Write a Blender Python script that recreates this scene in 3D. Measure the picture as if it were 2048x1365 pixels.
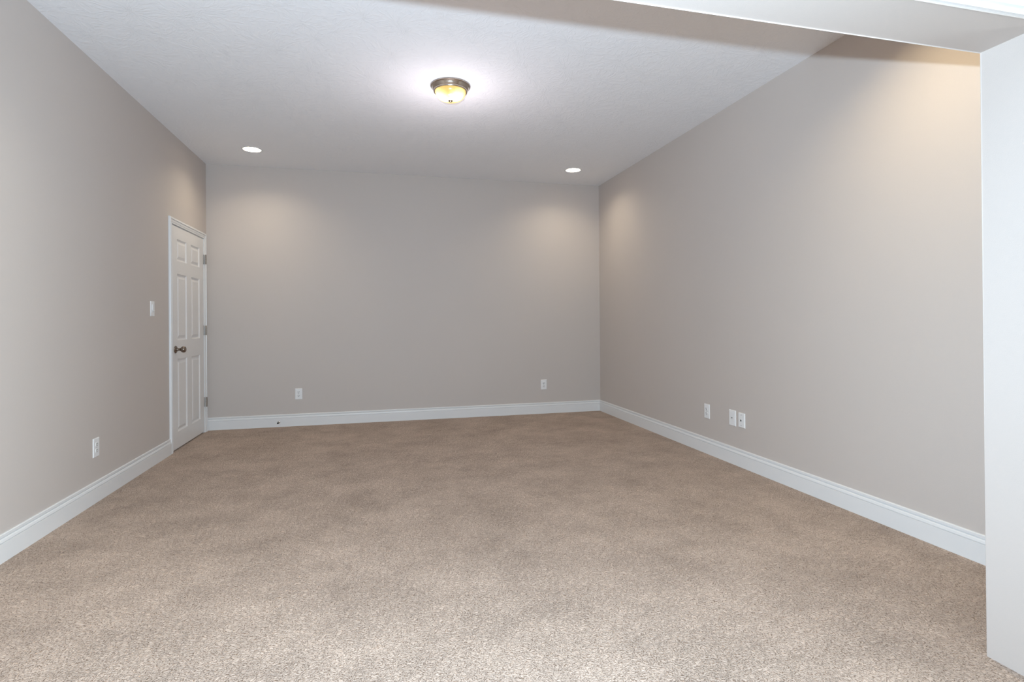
import bpy, bmesh, math, random
from mathutils import Vector, Matrix
PI = math.pi
for o in list(bpy.data.objects): bpy.data.objects.remove(o)
SC = bpy.context.scene
C = SC.collection

# ---------------------------------------------------------------- room measures (metres)
H = 2.825                       # ceiling height
XL, XR, YB = -1.76, 2.708, 6.343  # left wall, right wall, back wall
YF, YN = 1.388, 1.196           # far and near face of the opening wall
XO1, XO2, ZO = -1.32, 1.978, 2.031  # opening sides and head
HX0, HX1, HY0 = -1.76, 4.3, -3.6  # the room the photographer stands in

# ---------------------------------------------------------------- camera
F_PX, YAW, PITCH, ROLL, SY = 1082.75, 0.24281, 0.00206, -0.00747, -43.29
cam = bpy.data.cameras.new('camera'); camo = bpy.data.objects.new('camera', cam); C.objects.link(camo)
cam.sensor_fit = 'HORIZONTAL'; cam.sensor_width = 36.0
cam.lens = F_PX / 2048 * 36.0; cam.shift_y = SY / 2048; cam.clip_start = .02
fw = Vector((math.sin(YAW)*math.cos(PITCH), math.cos(YAW)*math.cos(PITCH), math.sin(PITCH)))
r0 = Vector((math.cos(YAW), -math.sin(YAW), 0)); u0 = r0.cross(fw)
rt = math.cos(ROLL)*r0 + math.sin(ROLL)*u0; up = -math.sin(ROLL)*r0 + math.cos(ROLL)*u0
m = Matrix.Identity(4)
for i in range(3):
    m[i][0] = rt[i]; m[i][1] = up[i]; m[i][2] = -fw[i]
m.translation = (0, 0, 1.14)
camo.matrix_world = m
SC.camera = camo

# ---------------------------------------------------------------- world, lights, exposure
w = bpy.data.worlds.new('world'); SC.world = w; w.use_nodes = True
w.node_tree.nodes['Background'].inputs[0].default_value = (.72, .83, 1, 1)
w.node_tree.nodes['Background'].inputs[1].default_value = .3
SC.view_settings.view_transform = 'Standard'; SC.view_settings.look = 'None'
SC.view_settings.gamma = 1; SC.view_settings.use_curve_mapping = False
SC.view_settings.exposure = 0.08

def lamp(name, kind, loc, target, power, color, **kw):
    l = bpy.data.lights.new(name, kind); l.energy = power; l.color = color
    for k, v in kw.items(): setattr(l, k, v)
    o = bpy.data.objects.new(name, l); C.objects.link(o); o.location = loc
    o.rotation_euler = (Vector(target)-Vector(loc)).to_track_quat('-Z', 'Y').to_euler()
    return o
FLASH_C = (.625, .82, 1.0); FILL_C = (.84, .96, 1.0); BULB_C = (1.0, .91, .97)
# the camera's own flash, just above the lens
lamp('camera_flash', 'SPOT', (-.08, 0, 1.30), (.1, 3.6, 1.42), 450, FLASH_C,
     spot_size=math.radians(172), spot_blend=.74, shadow_soft_size=.018)
# fill light added for the left wall, shining through an added, unseen window
lamp('added_side_fill', 'AREA', (HX1+.32, -1.1, 1.35), (HX1-3, -.3, 1.3), 225, FILL_C, shape='RECTANGLE', size=2.6, size_y=1.6)
DOME_E, CAN_E = 1.9, 190.0
BULB_W = 7.8
CANF_E = 350.0  # unseen front pair of recessed lights, added by symmetry for their warm light

# ---------------------------------------------------------------- materials
def new_mat(name):
    mt = bpy.data.materials.new(name); mt.use_nodes = True
    nt = mt.node_tree; return mt, nt, nt.nodes['Principled BSDF']
def nd(nt, kind, **kw):
    n = nt.nodes.new(kind)
    for k, v in kw.items():
        if k.startswith('i_'): n.inputs[k[2:].replace('_', ' ')].default_value = v
        else: setattr(n, k, v)
    return n
def coords(nt):
    return nd(nt, 'ShaderNodeTexCoord').outputs['Object']
def bump(nt, b, height, strength, dist):
    n = nd(nt, 'ShaderNodeBump'); n.inputs['Strength'].default_value = strength; n.inputs['Distance'].default_value = dist
    nt.links.new(height, n.inputs['Height']); nt.links.new(n.outputs[0], b.inputs['Normal']); return n

def paint(name, col, rough=.6, scale=260, dist=.0006, var=.02):
    mt, nt, b = new_mat(name); co = coords(nt)
    n = nd(nt, 'ShaderNodeTexNoise'); n.inputs['Scale'].default_value = scale; n.inputs['Detail'].default_value = 3
    nt.links.new(co, n.inputs['Vector'])
    n2 = nd(nt, 'ShaderNodeTexNoise'); n2.inputs['Scale'].default_value = 1.3; n2.inputs['Detail'].default_value = 3
    nt.links.new(co, n2.inputs['Vector'])
    r = nd(nt, 'ShaderNodeMapRange'); nt.links.new(n2.outputs[0], r.inputs[0])
    r.inputs[3].default_value = 1-var; r.inputs[4].default_value = 1+var
    mx = nd(nt, 'ShaderNodeVectorMath', operation='SCALE'); mx.inputs[0].default_value = col
    nt.links.new(r.outputs[0], mx.inputs['Scale']); nt.links.new(mx.outputs[0], b.inputs['Base Color'])
    b.inputs['Roughness'].default_value = rough
    bump(nt, b, n.outputs[0], .5, dist)
    return mt
M_wall = paint('greige_paint', (.567, .507, .466), .62)
M_trim = paint('white_gloss_paint', (.77, .757, .745), .33, 90, .0002, .01)
M_door = paint('white_door_paint', (.76, .735, .715), .38, 120, .0002, .01)
M_plate = paint('white_plastic', (.82, .81, .80), .3, 60, .00005, .01)
M_socket = paint('white_socket_plastic', (.76, .75, .74), .35, 60, .00005, .01)
M_dark = paint('dark_slot', (.02, .018, .016), .5, 60, .00005, .01)
M_rubber = paint('black_rubber', (.025, .025, .022), .6, 90, .0001, .02)

def metal(name, col, rough, scale=300):
    mt, nt, b = new_mat(name); co = coords(nt)
    b.inputs['Base Color'].default_value = (*col, 1); b.inputs['Metallic'].default_value = 1
    n = nd(nt, 'ShaderNodeTexNoise'); n.inputs['Scale'].default_value = scale; nt.links.new(co, n.inputs['Vector'])
    r = nd(nt, 'ShaderNodeMapRange'); r.inputs[3].default_value = rough*.8; r.inputs[4].default_value = rough*1.2
    nt.links.new(n.outputs[0], r.inputs[0]); nt.links.new(r.outputs[0], b.inputs['Roughness'])
    return mt
M_nickel = metal('brushed_nickel', (.50, .44, .38), .24)
M_bronze = metal('antique_nickel', (.27, .22, .18), .26)
M_hinge = metal('satin_hinge_metal', (.33, .29, .25), .4)
M_screw = metal('screw_metal', (.45, .43, .40), .4)
M_reflector = metal('reflector_metal', (.92, .90, .86), .35)

def ceiling_mat():
    mt, nt, b = new_mat('stomped_ceiling_paint'); co = coords(nt)
    b.inputs['Base Color'].default_value = (.88, .875, .89, 1); b.inputs['Roughness'].default_value = .8; b.inputs['Specular IOR Level'].default_value = .12
    L = nt.links
    wob = nd(nt, 'ShaderNodeTexNoise'); wob.inputs['Scale'].default_value = 5; wob.inputs['Detail'].default_value = 2
    L.new(co, wob.inputs['Vector'])
    ws = nd(nt, 'ShaderNodeVectorMath', operation='MULTIPLY_ADD'); L.new(wob.outputs['Color'], ws.inputs[0])
    ws.inputs[1].default_value = (.10, .10, 0); L.new(co, ws.inputs[2])
    flat = nd(nt, 'ShaderNodeVectorMath', operation='MULTIPLY'); L.new(ws.outputs[0], flat.inputs[0]); flat.inputs[1].default_value = (1, 1, 0)
    hs = []
    for off, sc in ((0.0, 2.6), (7.3, 3.3)):
        pv = nd(nt, 'ShaderNodeVectorMath', operation='ADD'); L.new(flat.outputs[0], pv.inputs[0]); pv.inputs[1].default_value = (off, off*.7, 0)
        v = nd(nt, 'ShaderNodeTexVoronoi', voronoi_dimensions='2D'); v.inputs['Scale'].default_value = sc
        L.new(pv.outputs[0], v.inputs['Vector'])
        d = nd(nt, 'ShaderNodeVectorMath', operation='SUBTRACT'); L.new(pv.outputs[0], d.inputs[0]); L.new(v.outputs['Position'], d.inputs[1])
        s = nd(nt, 'ShaderNodeSeparateXYZ'); L.new(d.outputs[0], s.inputs[0])
        a = nd(nt, 'ShaderNodeMath', operation='ARCTAN2'); L.new(s.outputs[1], a.inputs[0]); L.new(s.outputs[0], a.inputs[1])
        ln = nd(nt, 'ShaderNodeVectorMath', operation='LENGTH'); L.new(d.outputs[0], ln.inputs[0])
        rr = nd(nt, 'ShaderNodeMath', operation='MULTIPLY'); L.new(ln.outputs['Value'], rr.inputs[0]); rr.inputs[1].default_value = 17
        aa = nd(nt, 'ShaderNodeMath', operation='MULTIPLY'); L.new(a.outputs[0], aa.inputs[0]); aa.inputs[1].default_value = 7.5
        sp = nd(nt, 'ShaderNodeSeparateColor'); L.new(v.outputs['Color'], sp.inputs[0])
        zz = nd(nt, 'ShaderNodeMath', operation='MULTIPLY'); L.new(sp.outputs[0], zz.inputs[0]); zz.inputs[1].default_value = 30
        cv = nd(nt, 'ShaderNodeCombineXYZ'); L.new(aa.outputs[0], cv.inputs[0]); L.new(rr.outputs[0], cv.inputs[1]); L.new(zz.outputs[0], cv.inputs[2])
        n = nd(nt, 'ShaderNodeTexNoise'); n.inputs['Scale'].default_value = 1.0; n.inputs['Detail'].default_value = 1.5; n.inputs['Distortion'].default_value = .4
        L.new(cv.outputs[0], n.inputs['Vector'])
        r = nd(nt, 'ShaderNodeMapRange', interpolation_type='SMOOTHSTEP'); L.new(n.outputs[0], r.inputs[0]); r.inputs[1].default_value = .5; r.inputs[2].default_value = .66
        hs.append(r.outputs[0])
    mx = nd(nt, 'ShaderNodeMath', operation='MAXIMUM'); L.new(hs[0], mx.inputs[0]); L.new(hs[1], mx.inputs[1])
    fine = nd(nt, 'ShaderNodeTexNoise'); fine.inputs['Scale'].default_value = 160; L.new(co, fine.inputs['Vector'])
    ad = nd(nt, 'ShaderNodeMath', operation='MULTIPLY_ADD'); L.new(fine.outputs[0], ad.inputs[0]); ad.inputs[1].default_value = .25; L.new(mx.outputs[0], ad.inputs[2])
    bump(nt, b, ad.outputs[0], .55, .0016)
    return mt
M_ceiling = ceiling_mat()

def carpet_mat(name='carpet'):
    mt, nt, b = new_mat(name); co = coords(nt); L = nt.links
    # how the pile lies: broad patches brushed one way or the other
    big = nd(nt, 'ShaderNodeTexNoise'); big.inputs['Scale'].default_value = 2.4; big.inputs['Detail'].default_value = 8; big.inputs['Roughness'].default_value = .78
    L.new(co, big.inputs['Vector'])
    # curled tufts: warp the coordinates, then read a fine stretched noise
    wn = nd(nt, 'ShaderNodeTexNoise'); wn.inputs['Scale'].default_value = 38; wn.inputs['Detail'].default_value = 2; L.new(co, wn.inputs['Vector'])
    wv = nd(nt, 'ShaderNodeVectorMath', operation='MULTIPLY_ADD'); L.new(wn.outputs['Color'], wv.inputs[0]); wv.inputs[1].default_value = (.032, .032, 0); L.new(co, wv.inputs[2])
    st = nd(nt, 'ShaderNodeMapping'); st.inputs['Scale'].default_value = (.95, .72, 1); st.inputs['Rotation'].default_value = (0, 0, .5); L.new(wv.outputs[0], st.inputs['Vector'])
    n1 = nd(nt, 'ShaderNodeTexNoise'); n1.inputs['Scale'].default_value = 215; n1.inputs['Detail'].default_value = 2.0; n1.inputs['Roughness'].default_value = .5
    L.new(st.outputs[0], n1.inputs['Vector'])
    n2 = nd(nt, 'ShaderNodeTexNoise'); n2.inputs['Scale'].default_value = 420; n2.inputs['Detail'].default_value = 1; L.new(co, n2.inputs['Vector'])
    mr = nd(nt, 'ShaderNodeMapRange'); L.new(n1.outputs[0], mr.inputs[0]); mr.inputs[1].default_value = .32; mr.inputs[2].default_value = .62
    h = nd(nt, 'ShaderNodeMath', operation='MULTIPLY_ADD'); L.new(n2.outputs[0], h.inputs[0]); h.inputs[1].default_value = .15; L.new(mr.outputs[0], h.inputs[2])
    cr = nd(nt, 'ShaderNodeValToRGB'); L.new(mr.outputs[0], cr.inputs[0])
    cr.color_ramp.elements[0].color = (.26, .192, .150, 1); cr.color_ramp.elements[1].color = (.60, .474, .392, 1)  # low gaps between tufts coloured darker, as shade in the crevices
    cr.color_ramp.elements[0].position = .0; cr.color_ramp.elements[1].position = .56
    br = nd(nt, 'ShaderNodeMapRange'); L.new(big.outputs[0], br.inputs[0])
    br.inputs[1].default_value = .36; br.inputs[2].default_value = .62; br.inputs[3].default_value = .80; br.inputs[4].default_value = 1.10
    sc = nd(nt, 'ShaderNodeVectorMath', operation='SCALE'); L.new(cr.outputs[0], sc.inputs[0]); L.new(br.outputs[0], sc.inputs['Scale'])
    L.new(sc.outputs[0], b.inputs['Base Color'])
    b.inputs['Roughness'].default_value = .95; b.inputs['Specular IOR Level'].default_value = .0
    b.inputs['Sheen Weight'].default_value = .0; b.inputs['Sheen Roughness'].default_value = .5
    bump(nt, b, h.outputs[0], .95, .004)
    return mt
M_carpet = carpet_mat()

def emit_glass():
    mt, nt, b = new_mat('alabaster_lamp_glass'); co = coords(nt); L = nt.links
    tot = None
    for p in ((-.045, -.01, -.07), (.03, -.035, -.075)):
        d = nd(nt, 'ShaderNodeVectorMath', operation='DISTANCE'); L.new(co, d.inputs[0]); d.inputs[1].default_value = p
        r = nd(nt, 'ShaderNodeMapRange', interpolation_type='SMOOTHSTEP'); L.new(d.outputs['Value'], r.inputs[0])
        r.inputs[1].default_value = .02; r.inputs[2].default_value = .10; r.inputs[3].default_value = 1; r.inputs[4].default_value = 0
        if tot is None: tot = r.outputs[0]
        else:
            mx = nd(nt, 'ShaderNodeMath', operation='MAXIMUM'); L.new(tot, mx.inputs[0]); L.new(r.outputs[0], mx.inputs[1]); tot = mx.outputs[0]
    n = nd(nt, 'ShaderNodeTexNoise'); n.inputs['Scale'].default_value = 22; n.inputs['Distortion'].default_value = 1.2; L.new(co, n.inputs['Vector'])
    ad = nd(nt, 'ShaderNodeMath', operation='MULTIPLY_ADD'); L.new(n.outputs[0], ad.inputs[0]); ad.inputs[1].default_value = .25; L.new(tot, ad.inputs[2])
    cr = nd(nt, 'ShaderNodeValToRGB'); L.new(ad.outputs[0], cr.inputs[0])
    e = cr.color_ramp.elements
    e[0].position = .1; e[0].color = (.80, .48, .08, 1); e[1].position = .95; e[1].color = (1, .93, .72, 1)
    m2 = cr.color_ramp.elements.new(.45); m2.color = (1, .76, .25, 1)
    st = nd(nt, 'ShaderNodeMapRange'); L.new(ad.outputs[0], st.inputs[0]); st.inputs[3].default_value = 0.8; st.inputs[4].default_value = DOME_E
    st.inputs[1].default_value = .35
    b.inputs['Base Color'].default_value = (.30, .22, .10, 1); b.inputs['Roughness'].default_value = .25
    L.new(cr.outputs[0], b.inputs['Emission Color']); L.new(st.outputs[0], b.inputs['Emission Strength'])
    return mt
M_dome = emit_glass()
def emit(name, col, s):
    mt, nt, b = new_mat(name)
    b.inputs['Base Color'].default_value = (.8, .8, .78, 1)
    b.inputs['Emission Color'].default_value = (*col, 1); b.inputs['Emission Strength'].default_value = s
    n = nd(nt, 'ShaderNodeTexNoise'); n.inputs['Scale'].default_value = 80; L = nt.links; L.new(coords(nt), n.inputs['Vector'])
    bump(nt, b, n.outputs[0], .2, .0005)
    return mt
M_lens = emit('lit_lamp_lens', (1.0, .88, .68), CAN_E)
M_lens_front = emit('lit_lamp_lens_front', (1.0, .83, .54), CANF_E)
def pane_mat():
    mt, nt, b = new_mat('window_glass'); L = nt.links
    t = nd(nt, 'ShaderNodeBsdfTransparent'); g = nd(nt, 'ShaderNodeBsdfGlossy'); g.inputs['Roughness'].default_value = .02
    fr = nd(nt, 'ShaderNodeFresnel'); mx = nd(nt, 'ShaderNodeMixShader')
    L.new(fr.outputs[0], mx.inputs[0]); L.new(t.outputs[0], mx.inputs[1]); L.new(g.outputs[0], mx.inputs[2])
    L.new(mx.outputs[0], nt.nodes['Material Output'].inputs[0]); return mt
M_pane = pane_mat()

# ---------------------------------------------------------------- mesh helpers
def obj(name, bm, mat, parent=None, smooth=False, loc=None):
    bmesh.ops.recalc_face_normals(bm, faces=bm.faces)
    me = bpy.data.meshes.new(name); bm.to_mesh(me); bm.free()
    if smooth:
        for p in me.polygons: p.use_smooth = True
    o = bpy.data.objects.new(name, me); C.objects.link(o); me.materials.append(mat)
    if parent: o.parent = parent
    if loc: o.location = loc
    return o
def bevel(bm, wd, seg=2, edges=None):
    bmesh.ops.bevel(bm, geom=list(edges or bm.edges), offset=wd, segments=seg, affect='EDGES', profile=.5)
def box(bm, a, b):
    vs = [bm.verts.new((x, y, z)) for x in (a[0], b[0]) for y in (a[1], b[1]) for z in (a[2], b[2])]
    for f in ((0, 1, 3, 2), (4, 6, 7, 5), (0, 4, 5, 1), (2, 3, 7, 6), (0, 2, 6, 4), (1, 5, 7, 3)):
        bm.faces.new([vs[i] for i in f])
def box_bm(a, b, bev=0, seg=2):
    bm = bmesh.new(); box(bm, a, b)
    if bev: bevel(bm, bev, seg)
    return bm
def lathe(prof, n=48, axis='Z', closed=False, bm=None):
    """prof: list of (radius, height)"""
    bm = bm or bmesh.new(); rings = []
    for r, h in prof:
        if r < 1e-6: rings.append([bm.verts.new((0, 0, h))]); continue
        rings.append([bm.verts.new((r*math.cos(2*PI*i/n), r*math.sin(2*PI*i/n), h)) for i in range(n)])
    prs = list(zip(rings, rings[1:])) + ([(rings[-1], rings[0])] if closed else [])
    for A, B in prs:
        for i in range(n):
            j = (i+1) % n
            if len(A) == 1 and len(B) == 1: continue
            if len(A) == 1: bm.faces.new((A[0], B[i], B[j]))
            elif len(B) == 1: bm.faces.new((A[i], B[0], A[j]))
            else: bm.faces.new((A[i], B[i], B[j], A[j]))
    if axis != 'Z':
        R = {'Y': Matrix.Rotation(PI/2, 4, 'X'), 'X': Matrix.Rotation(PI/2, 4, 'Y'), '-Y': Matrix.Rotation(PI/2, 4, 'X')}[axis]
        bmesh.ops.transform(bm, matrix=R, verts=bm.verts)
    return bm
def auto_smooth(o, ang=35):
    bm = bmesh.new(); bm.from_mesh(o.data)
    for e in bm.edges:
        if len(e.link_faces) == 2 and e.calc_face_angle(0) > math.radians(ang): e.smooth = False
    for f in bm.faces: f.smooth = True
    bm.to_mesh(o.data); bm.free()
def struct(o): o['kind'] = 'structure'; return o
def thing(name, label, cat, loc=(0, 0, 0), rotz=0, group=None):
    o = bpy.data.objects.new(name, None); C.objects.link(o); o.empty_display_size = .05
    o.location = loc; o.rotation_euler = (0, 0, rotz); o['label'] = label; o['category'] = cat
    if group: o['group'] = group
    return o
def sweep(prof, path, name, mat, parent=None):
    """prof: closed list of (u, v); path: list of (origin, U, V) frames, section point = origin + u*U + v*V"""
    bm = bmesh.new(); rings = []
    for o_, U, V in path:
        rings.append([bm.verts.new(Vector(o_)+Vector(U)*u+Vector(V)*v) for u, v in prof])
    n = len(prof)
    for A, B in zip(rings, rings[1:]):
        for i in range(n): bm.faces.new((A[i], A[(i+1) % n], B[(i+1) % n], B[i]))
    bm.faces.new(rings[0]); bm.faces.new(rings[-1])
    return obj(name, bm, mat, parent)

# ---------------------------------------------------------------- room shell
T = .14
# carpeted floor of both rooms, running through the opening
bm = box_bm((XL-.3, HY0-.2, -.1), (HX1+.2, YB+.2, 0))
struct(obj('floor', bm, M_carpet))

# ceiling slab with four round holes for the recessed lamps
CANS = [(-1.178, 5.716), (2.139, 5.730), (-1.178, 2.012), (2.139, 2.012)]
RH = .084
bm = bmesh.new()
xs = sorted({XL-.3, HX1+.2, -1.178-.15, -1.178+.15, 2.139-.15, 2.139+.15})
ys = sorted({HY0-.2, YB+.2, 5.723-.16, 5.723+.16, 2.012-.15, 2.012+.15})
vc = {}
def V(x, y, z=H):
    k = (round(x, 5), round(y, 5), round(z, 5))
    if k not in vc: vc[k] = bm.verts.new(k)
    return vc[k]
for x0, x1 in zip(xs, xs[1:]):
    for y0, y1 in zip(ys, ys[1:]):
        hole = [c for c in CANS if x0 < c[0] < x1 and y0 < c[1] < y1]
        if not hole: bm.faces.new((V(x0, y0), V(x1, y0), V(x1, y1), V(x0, y1))); continue
        cx, cy = hole[0]; N = 48
        cor = [V(x1, y1), V(x0, y1), V(x0, y0), V(x1, y0)]
        ring = [bm.verts.new((cx+RH*math.cos(PI/4+2*PI*i/N), cy+RH*math.sin(PI/4+2*PI*i/N), H)) for i in range(N)]
        for q in range(4):
            seg = [ring[(q*N//4+i) % N] for i in range(N//4+1)]
            a, b_ = cor[q], cor[(q+1) % 4]
            half = len(seg)//2
            for i in range(half): bm.faces.new((a, seg[i+1], seg[i]))
            bm.faces.new((a, b_, seg[half]))
            for i in range(half, len(seg)-1): bm.faces.new((b_, seg[i+1], seg[i]))
ZT = H+.28
x0, x1, y0, y1 = xs[0], xs[-1], ys[0], ys[-1]
top = [V(x0, y0, ZT), V(x1, y0, ZT), V(x1, y1, ZT), V(x0, y1, ZT)]
bm.faces.new(top)
for side in (([V(x, y0) for x in xs], top[0], top[1]), ([V(x1, y) for y in ys], top[1], top[2]),
             ([V(x, y1) for x in reversed(xs)], top[2], top[3]), ([V(x0, y) for y in reversed(ys)], top[3], top[0])):
    bm.faces.new(list(side[0]) + [side[2], side[1]])
struct(obj('ceiling', bm, M_ceiling))

# left wall with the doorway cut in it
DY0, DY1, DZ = 5.338, 6.232, 2.020         # rough doorway
bm = bmesh.new()
box(bm, (XL-T, HY0-.1, 0), (XL, DY0, H)); box(bm, (XL-T, DY1, 0), (XL, YB+.1, H)); box(bm, (XL-T, DY0, DZ), (XL, DY1, H))
struct(obj('wall_left', bm, M_wall))
struct(obj('wall_back', box_bm((XL, YB, 0), (XR+T, YB+T, H)), M_wall))
struct(obj('wall_right', box_bm((XR, YF, 0), (XR+T, YB, H)), M_wall))
# wall with the wide cased opening, between the two rooms
bm = bmesh.new()
prof = [(XL, 0), (XO1, 0), (XO1, ZO), (XO2, ZO), (XO2, 0), (HX1, 0), (HX1, H), (XL, H)]
fr = [bm.verts.new((x, YN, z)) for x, z in prof]; bk = [bm.verts.new((x, YF, z)) for x, z in prof]
bm.faces.new(fr); bm.faces.new(bk[::-1])
for i in range(8): bm.faces.new((fr[i], fr[(i+1) % 8], bk[(i+1) % 8], bk[i]))
be = [e for e in bm.edges if all(abs(v.co.z-ZO) < 1e-4 or abs(v.co.x-XO2) < 1e-4 or abs(v.co.x-XO1) < 1e-4 for v in e.verts)
      and abs(e.verts[0].co.y-e.verts[1].co.y) < 1e-4]
bevel(bm, .003, 3, be)
struct(obj('wall_opening', bm, M_wall))
# room the picture is taken from
WY0, WY1, WZ0, WZ1 = -2.4, .2, .55, 2.15
bm = bmesh.new()
for a, b_ in (((HY0, 0), (WY0, H)), ((WY1, 0), (YN, H)), ((WY0, 0), (WY1, WZ0)), ((WY0, WZ1), (WY1, H))):
    box(bm, (HX1, a[0], a[1]), (HX1+T, b_[0], b_[1]))
struct(obj('wall_hall_right', bm, M_wall))
struct(obj('wall_hall_rear', box_bm((XL, HY0-T, 0), (HX1+T, HY0, H)), M_wall))
bm = bmesh.new()
f = .05; wm = (WY0+WY1)/2
for a, b_ in (((WY0, WZ0), (WY0+f, WZ1)), ((WY1-f, WZ0), (WY1, WZ1)), ((WY0+f, WZ0), (WY1-f, WZ0+f)), ((WY0+f, WZ1-f), (WY1-f, WZ1)),
              ((wm-.025, WZ0+f), (wm+.025, WZ1-f))):
    box(bm, (HX1+.04, a[0], a[1]), (HX1+.10, b_[0], b_[1]))
win = struct(obj('added_window_1', bm, M_trim))  # window added out of view to let the fill light in
obj('added_window_pane', box_bm((HX1+.069, WY0+f, WZ0+f), (HX1+.075, WY1-f, WZ1-f)), M_pane, win)

# ---------------------------------------------------------------- baseboards
BP = [(0, 0), (0, .134), (.0065, .134), (.0100, .1305), (.0100, .1195), (.0035, .1165), (.0035, .1140), (.0090, .1130),
      (.0125, .1070), (.0150, .0975), (.0150, .0965), (.0105, .0955), (.0105, .0940), (.0160, .0925), (.0160, 0)]
BP = [(u, v) for u, v in BP]
s2 = 1
# left: from the opening wall to the door casing
sweep(BP, [((XL, YF, 0), (1, 0, 0), (0, 0, 1)), ((XL, 5.284, 0), (1, 0, 0), (0, 0, 1))], 'baseboard_left', M_trim)['kind'] = 'structure'
# back: butts on the left side, mitred to the right one
sweep(BP, [((XL, YB, 0), (0, -1, 0), (0, 0, 1)), ((XR, YB, 0), (-1, -1, 0), (0, 0, 1))], 'baseboard_back', M_trim)['kind'] = 'structure'
sweep(BP, [((XR, YB, 0), (-1, -1, 0), (0, 0, 1)), ((XR, YF, 0), (-1, 0, 0), (0, 0, 1))], 'baseboard_right', M_trim)['kind'] = 'structure'

# ---------------------------------------------------------------- casings
CP = [(0, 0), (0, .009), (.003, .0115), (.012, .0125), (.0135, .0085), (.0160, .0085), (.0175, .0125), (.033, .0150), (.0345, .0110), (.037, .0110), (.039, .0185), (.050, .0185), (.055, .0160), (.057, .011), (.057, 0)]
def casing(prof, pts, inward_n, name, parent=None, mat=M_trim):
    """pts: inner edge path corners with outward diagonal; u = away from the opening, v = out of the wall"""
    path = [(p, U, inward_n) for p, U in pts]
    return sweep(prof, path, name, mat, parent)
yi0, yi1, zi = 5.330, 6.236, 2.016
c_ = casing(CP, [((XL, yi0, 0), (0, -1, 0)), ((XL, yi0, zi), (0, -1, 1)), ((XL, yi1, zi), (0, 1, 1)), ((XL, yi1, 0), (0, 1, 0))], (1, 0, 0), 'trim_1')
struct(c_)
# jamb boards and stop lining the doorway
bm = bmesh.new()
box(bm, (XL-T, DY0, 0), (XL+.001, DY0+.006, DZ-.006)); box(bm, (XL-T, DY1-.006, 0), (XL+.001, DY1, DZ-.006)); box(bm, (XL-T, DY0, DZ-.006), (XL+.001, DY1, DZ))
box(bm, (XL-.045, DY0+.006, 0), (XL-.033, DY0+.02, DZ-.006)); box(bm, (XL-.045, DY1-.02, 0), (XL-.033, DY1-.006, DZ-.006)); box(bm, (XL-.045, DY0+.02, DZ-.02), (XL-.033, DY1-.02, DZ-.006))
obj('door_jamb', bm, M_trim, c_)
# header casing on the near side of the opening
CH = [(0, 0), (0, .012), (.004, .015), (.012, .015), (.014, .006), (.020, .006), (.023, .015), (.036, .020), (.038, .014), (.043, .014), (.046, .024), (.060, .029), (.062, .022), (.066, .022), (.069, .032), (.085, .032), (.090, .027), (.090, 0)]
c2 = casing(CH, [((XO1-.004, YN, ZO+.001), (0, 0, 1)), ((XO2+.5, YN, ZO+.001), (0, 0, 1))], (0, -1, 0), 'trim_2')
struct(c2)

# ---------------------------------------------------------------- six panel door
LX = XL+.004           # front face of the leaf
LY0, LY1, LZ0, LZ1 = 5.347, 6.223, .012, 2.010
bm = bmesh.new(); vc = {}
PY = ((5.462, 5.722), (5.842, 6.102)); PZ = ((.156, .819), (.980, 1.588), (1.698, 1.903))
yy = [LY0, PY[0][0], PY[0][1], PY[1][0], PY[1][1], LY1]; zz = [LZ0, *PZ[0], *PZ[1], *PZ[2], LZ1]
def V3(x, y, z):
    k = (round(x, 5), round(y, 5), round(z, 5))
    if k not in vc: vc[k] = bm.verts.new(k)
    return vc[k]
for i in range(5):
    for j in range(7):
        y0, y1, z0, z1 = yy[i], yy[i+1], zz[j], zz[j+1]
        if not (i in (1, 3) and j in (1, 3, 5)):
            bm.faces.new((V3(LX, y0, z0), V3(LX, y1, z0), V3(LX, y1, z1), V3(LX, y0, z1))); continue
        prev = None
        for ins, dx in ((0, 0), (.004, .0), (.009, -.006), (.017, -.010), (.024, -.010), (.046, -.002)):
            ring = [V3(LX+dx, y0+ins, z0+ins), V3(LX+dx, y1-ins, z0+ins), V3(LX+dx, y1-ins, z1-ins), V3(LX+dx, y0+ins, z1-ins)]
            if prev:
                for q in range(4): bm.faces.new((prev[q], prev[(q+1) % 4], ring[(q+1) % 4], ring[q]))
            prev = ring
        bm.faces.new(prev)
bx = LX-.035
B4 = [V3(bx, LY0, LZ0), V3(bx, LY1, LZ0), V3(bx, LY1, LZ1), V3(bx, LY0, LZ1)]
bm.faces.new(B4)
bm.faces.new([V3(LX, y, LZ0) for y in yy]+[B4[1], B4[0]]); bm.faces.new([V3(LX, y, LZ1) for y in yy]+[B4[2], B4[3]])
bm.faces.new([V3(LX, LY0, z) for z in zz]+[B4[3], B4[0]]); bm.faces.new([V3(LX, LY1, z) for z in zz]+[B4[2], B4[1]])
door = struct(obj('door_1', bm, M_door))
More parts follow.
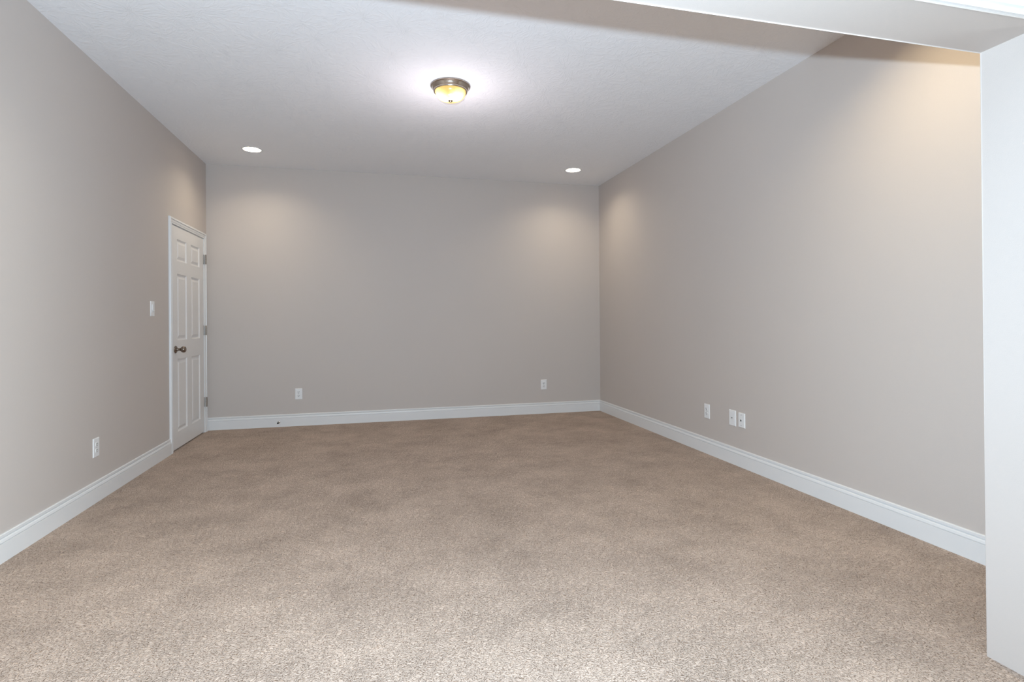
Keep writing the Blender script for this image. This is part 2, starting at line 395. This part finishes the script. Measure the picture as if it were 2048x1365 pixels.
# knob: lathe profile along +X out of the leaf
kp = [(0, 0), (.033, 0), (.034, .003), (.031, .008), (.022, .013), (.014, .016), (.0125, .022), (.0115, .032), (.0125, .040), (.018, .046),
      (.025, .053), (.0285, .062), (.0285, .070), (.0255, .078), (.018, .084), (.008, .0865), (0, .087)]
k = obj('door_knob', lathe(kp, 40, 'X'), M_bronze, door, True, (LX, 5.412, .903)); k['label'] = 'aged nickel round door knob'
auto_smooth(k, 40)
for i, hz in enumerate((.318, 1.062, 1.798)):
    bm = bmesh.new()
    box(bm, (XL+.003, 6.221, hz-.05), (XL+.0065, 6.2375, hz+.05))
    hb = obj('hinge', bm, M_hinge, door)
    bm = bmesh.new()
    for q in range(5):
        z0 = -.05+q*.02
        b2 = lathe([(0, z0), (.0075, z0), (.0080, z0+.0008), (.0080, z0+.0188), (.0075, z0+.0196), (0, z0+.0196)], 16)
        me = bpy.data.meshes.new('t'); b2.to_mesh(me); b2.free(); bm.from_mesh(me); bpy.data.meshes.remove(me)
    hk = obj('hinge_knuckle', bm, M_hinge, hb, False, (XL+.0255, 6.229, hz))

# ---------------------------------------------------------------- ceiling lamps
fl = thing('flush_mount_light', 'round flush ceiling light with glowing amber glass bowl and nickel pan', 'ceiling light', (.516, 3.865, H))
pan = obj('pan', lathe([(0, 0), (.138, 0), (.142, -.004), (.142, -.008), (.137, -.012), (.134, -.0135), (.131, -.022), (.124, -.033), (.121, -.036), (.1215, -.041), (.118, -.046), (.113, -.046), (.111, -.040), (.110, -.02), (0, -.02)], 72), M_nickel, fl)
auto_smooth(pan, 50); pan['label'] = 'brushed nickel pan'
gp = [(.110, -.040)]
for i in range(1, 19):
    a = i/18*PI/2
    gp.append((.110*math.cos(a)**.62 if i < 18 else 0, -.040-.066*math.sin(a)))
obj('glass_bowl', lathe(gp, 72), M_dome, fl, True)['label'] = 'glowing amber glass bowl'
fin = obj('finial', lathe([(0, -.104), (.013, -.1045), (.016, -.107), (.0145, -.110), (.008, -.112), (.008, -.115), (.005, -.1175), (0, -.118)], 32), M_bronze, fl)
auto_smooth(fin, 50)
# the light its two bulbs throw into the room
bl = bpy.data.lights.new('flush_mount_bulb', 'POINT'); bl.energy = BULB_W; bl.color = BULB_C; bl.shadow_soft_size = .06
bo = bpy.data.objects.new('flush_mount_bulb', bl); C.objects.link(bo); bo.parent = fl; bo.location = (0, 0, -.45)
def recessed(x, y, label, lens=None):
    t = thing('recessed_light', label, 'ceiling light', (x, y, H), 0, 'recessed ceiling lights')
    obj('trim_ring', lathe([(.078, .004), (.080, -.0025), (.086, -.005), (.094, -.003), (.096, 0), (.085, .0015), (.0815, .004)], 64, closed=True), M_trim, t, True)
    obj('reflector', lathe([(.0795, .002), (.076, .02), (.066, .055), (.064, .060), (.066, .062), (.079, .03), (.083, .002)], 64, closed=True), M_reflector, t, True)
    obj('lens', lathe([(0, .050), (.045, .051), (.066, .056), (.066, .066), (0, .066)], 48), lens or M_lens, t, True)
    return t
recessed(*CANS[0], 'round lit recessed ceiling light near the back wall, on the door side')
recessed(*CANS[1], 'round lit recessed ceiling light near the back wall, by the right-hand corner')
recessed(*CANS[2], 'round lit recessed ceiling light added out of view above the opening, left side', M_lens_front)
recessed(*CANS[3], 'round lit recessed ceiling light added out of view above the opening, right side', M_lens_front)

# ---------------------------------------------------------------- wall plates: built facing -Y at the origin, back on y=0
PW, PH, PT = .0375, .0605, .0055
def plate(parent, pw=PW, ph=PH, pt=PT):
    bm = bmesh.new()
    lay = [(0, 0), (0, .0022), (.0012, .0038), (.004, pt)]
    prev = None
    for ins, d in lay:
        ring = [bm.verts.new((sx*(pw-ins), -d, sz*(ph-ins))) for sx, sz in ((-1, -1), (1, -1), (1, 1), (-1, 1))]
        if prev:
            for q in range(4): bm.faces.new((prev[q], prev[(q+1) % 4], ring[(q+1) % 4], ring[q]))
        else: bm.faces.new(ring)
        prev = ring
    bm.faces.new(prev)
    return obj('wall_plate', bm, M_plate, parent)
def screw(parent, x, z, y=-PT, r=.0033, mat=M_screw):
    o = obj('screw', lathe([(0, 0), (r, 0), (r, .0006), (r*.7, .0014), (0, .0016)], 16, 'Y'), mat, parent, False, (x, y, z)); return o
def outlet(loc, rot, label):
    t = thing('power_outlet', label, 'outlet', loc, rot, 'double power outlets')
    plate(t)
    for sz in (1, -1):
        bm = bmesh.new(); N = 32; rad = .0172
        pts = []
        for i in range(N):
            a = 2*PI*i/N; pts.append((rad*math.cos(a), max(-.0135, min(.0135, rad*math.sin(a)))))
        A = [bm.verts.new((x, -PT+.0005, z)) for x, z in pts]; B = [bm.verts.new((x*.985, -PT-.0016, z*.985)) for x, z in pts]; D = [bm.verts.new((x*.93, -PT-.0024, z*.93)) for x, z in pts]
        for P, Q in ((A, B), (B, D)):
            for i in range(N): bm.faces.new((P[i], P[(i+1) % N], Q[(i+1) % N], Q[i]))
        bm.faces.new(D); bm.faces.new(A[::-1])
        s = obj('socket', bm, M_socket, t, False, (0, 0, sz*.0195))
        bm = bmesh.new()
        box(bm, (-.0075, -PT-.0030, .0005), (-.0050, -PT-.002, .0085)); box(bm, (.0050, -PT-.0030, .0012), (.0075, -PT-.002, .0080))
        b2 = lathe([(0, 0), (.0028, 0), (.0028, .0008), (0, .0008)], 14, 'Y'); bmesh.ops.translate(b2, verts=b2.verts, vec=(0, -PT-.0022, -.0068))
        me = bpy.data.meshes.new('t'); b2.to_mesh(me); b2.free(); bm.from_mesh(me); bpy.data.meshes.remove(me)
        obj('socket_slots', bm, M_dark, s)
    screw(t, 0, 0)
    return t
RZL, RZR = PI/2, -PI/2       # plates on the left wall face +X, on the right wall face -X
outlet((-.850, YB, .350), 0, 'white double power outlet on the back wall, near the door side above the door stop')
outlet((1.965, YB, .353), 0, 'white double power outlet on the back wall, near the right-hand corner')
outlet((XL, 4.010, .346), RZL, 'white double power outlet low on the left wall, in front of the door')
outlet((XR, 4.065, .358), RZR, 'white double power outlet on the right wall, furthest from the opening')
# rocker dimmer switch, left wall
t = thing('dimmer_switch', 'white dimmer switch on the left wall beside the door', 'light switch', (XL, 4.915, 1.257), RZL)
plate(t)
obj('rocker', box_bm((-.0165, -PT-.004, -.010), (.0165, -PT+.001, .033), .0012), M_plate, t)
obj('slider_track', box_bm((-.0165, -PT-.002, -.033), (.0165, -PT+.001, -.0125), .0008), M_socket, t)
obj('slider', box_bm((-.012, -PT-.010, -.0165), (.012, -PT-.002, -.0115), .001), M_plate, t)
# blank cable plate and phone jack plate, right wall
t = thing('cable_plate', 'flat white cable plate on the right wall, beside the phone jack', 'wall plate', (XR, 3.724, .360), RZR)
plate(t, .041, .0615)
obj('frame_insert', box_bm((-.026, -PT-.0012, -.046), (.026, -PT+.001, .046), .0008), M_plate, t)
obj('cable_connector', lathe([(.0022, 0), (.0050, 0), (.0050, .005), (.0046, .006), (.0025, .006), (.0022, .004)], 24, 'Y', closed=True), M_screw, t, True, (0, -PT-.001, .002))
obj('connector_hole', lathe([(0, .0005), (.0024, .0005), (.0024, .0045), (0, .0045)], 18, 'Y'), M_dark, t, False, (0, -PT-.001, .002))
t = thing('phone_jack', 'white phone jack plate with dark port on the right wall, nearest the opening', 'wall plate', (XR, 3.611, .360), RZR)
plate(t, .0365, .0565, .009)
fr_ = obj('jack_frame', box_bm((-.0095, -.0115, -.010), (.0095, -.008, .010), .0008), M_socket, t)
obj('jack_port', box_bm((-.0062, -.0122, -.0068), (.0062, -.0110, .0058)), M_dark, fr_)
screw(t, 0, .041, -.009); screw(t, 0, -.041, -.009)

# ---------------------------------------------------------------- door stop screwed to the back baseboard
t = thing('door_stop', 'small metal door stop with black rubber tip on the back wall baseboard', 'door stop', (-1.052, YB-.016, .052))
o = obj('base', lathe([(0, 0), (.0125, 0), (.0125, .003), (.010, .006), (.006, .007), (0, .007)], 28, 'Y'), M_nickel, t); auto_smooth(o)
o = obj('rod', lathe([(0, .006), (.0045, .006), (.0045, .060), (0, .060)], 20, 'Y'), M_nickel, t); auto_smooth(o)
o = obj('rubber_tip', lathe([(0, .056), (.0085, .056), (.0095, .058), (.0095, .068), (.0080, .072), (0, .0725)], 24, 'Y'), M_rubber, t); auto_smooth(o)
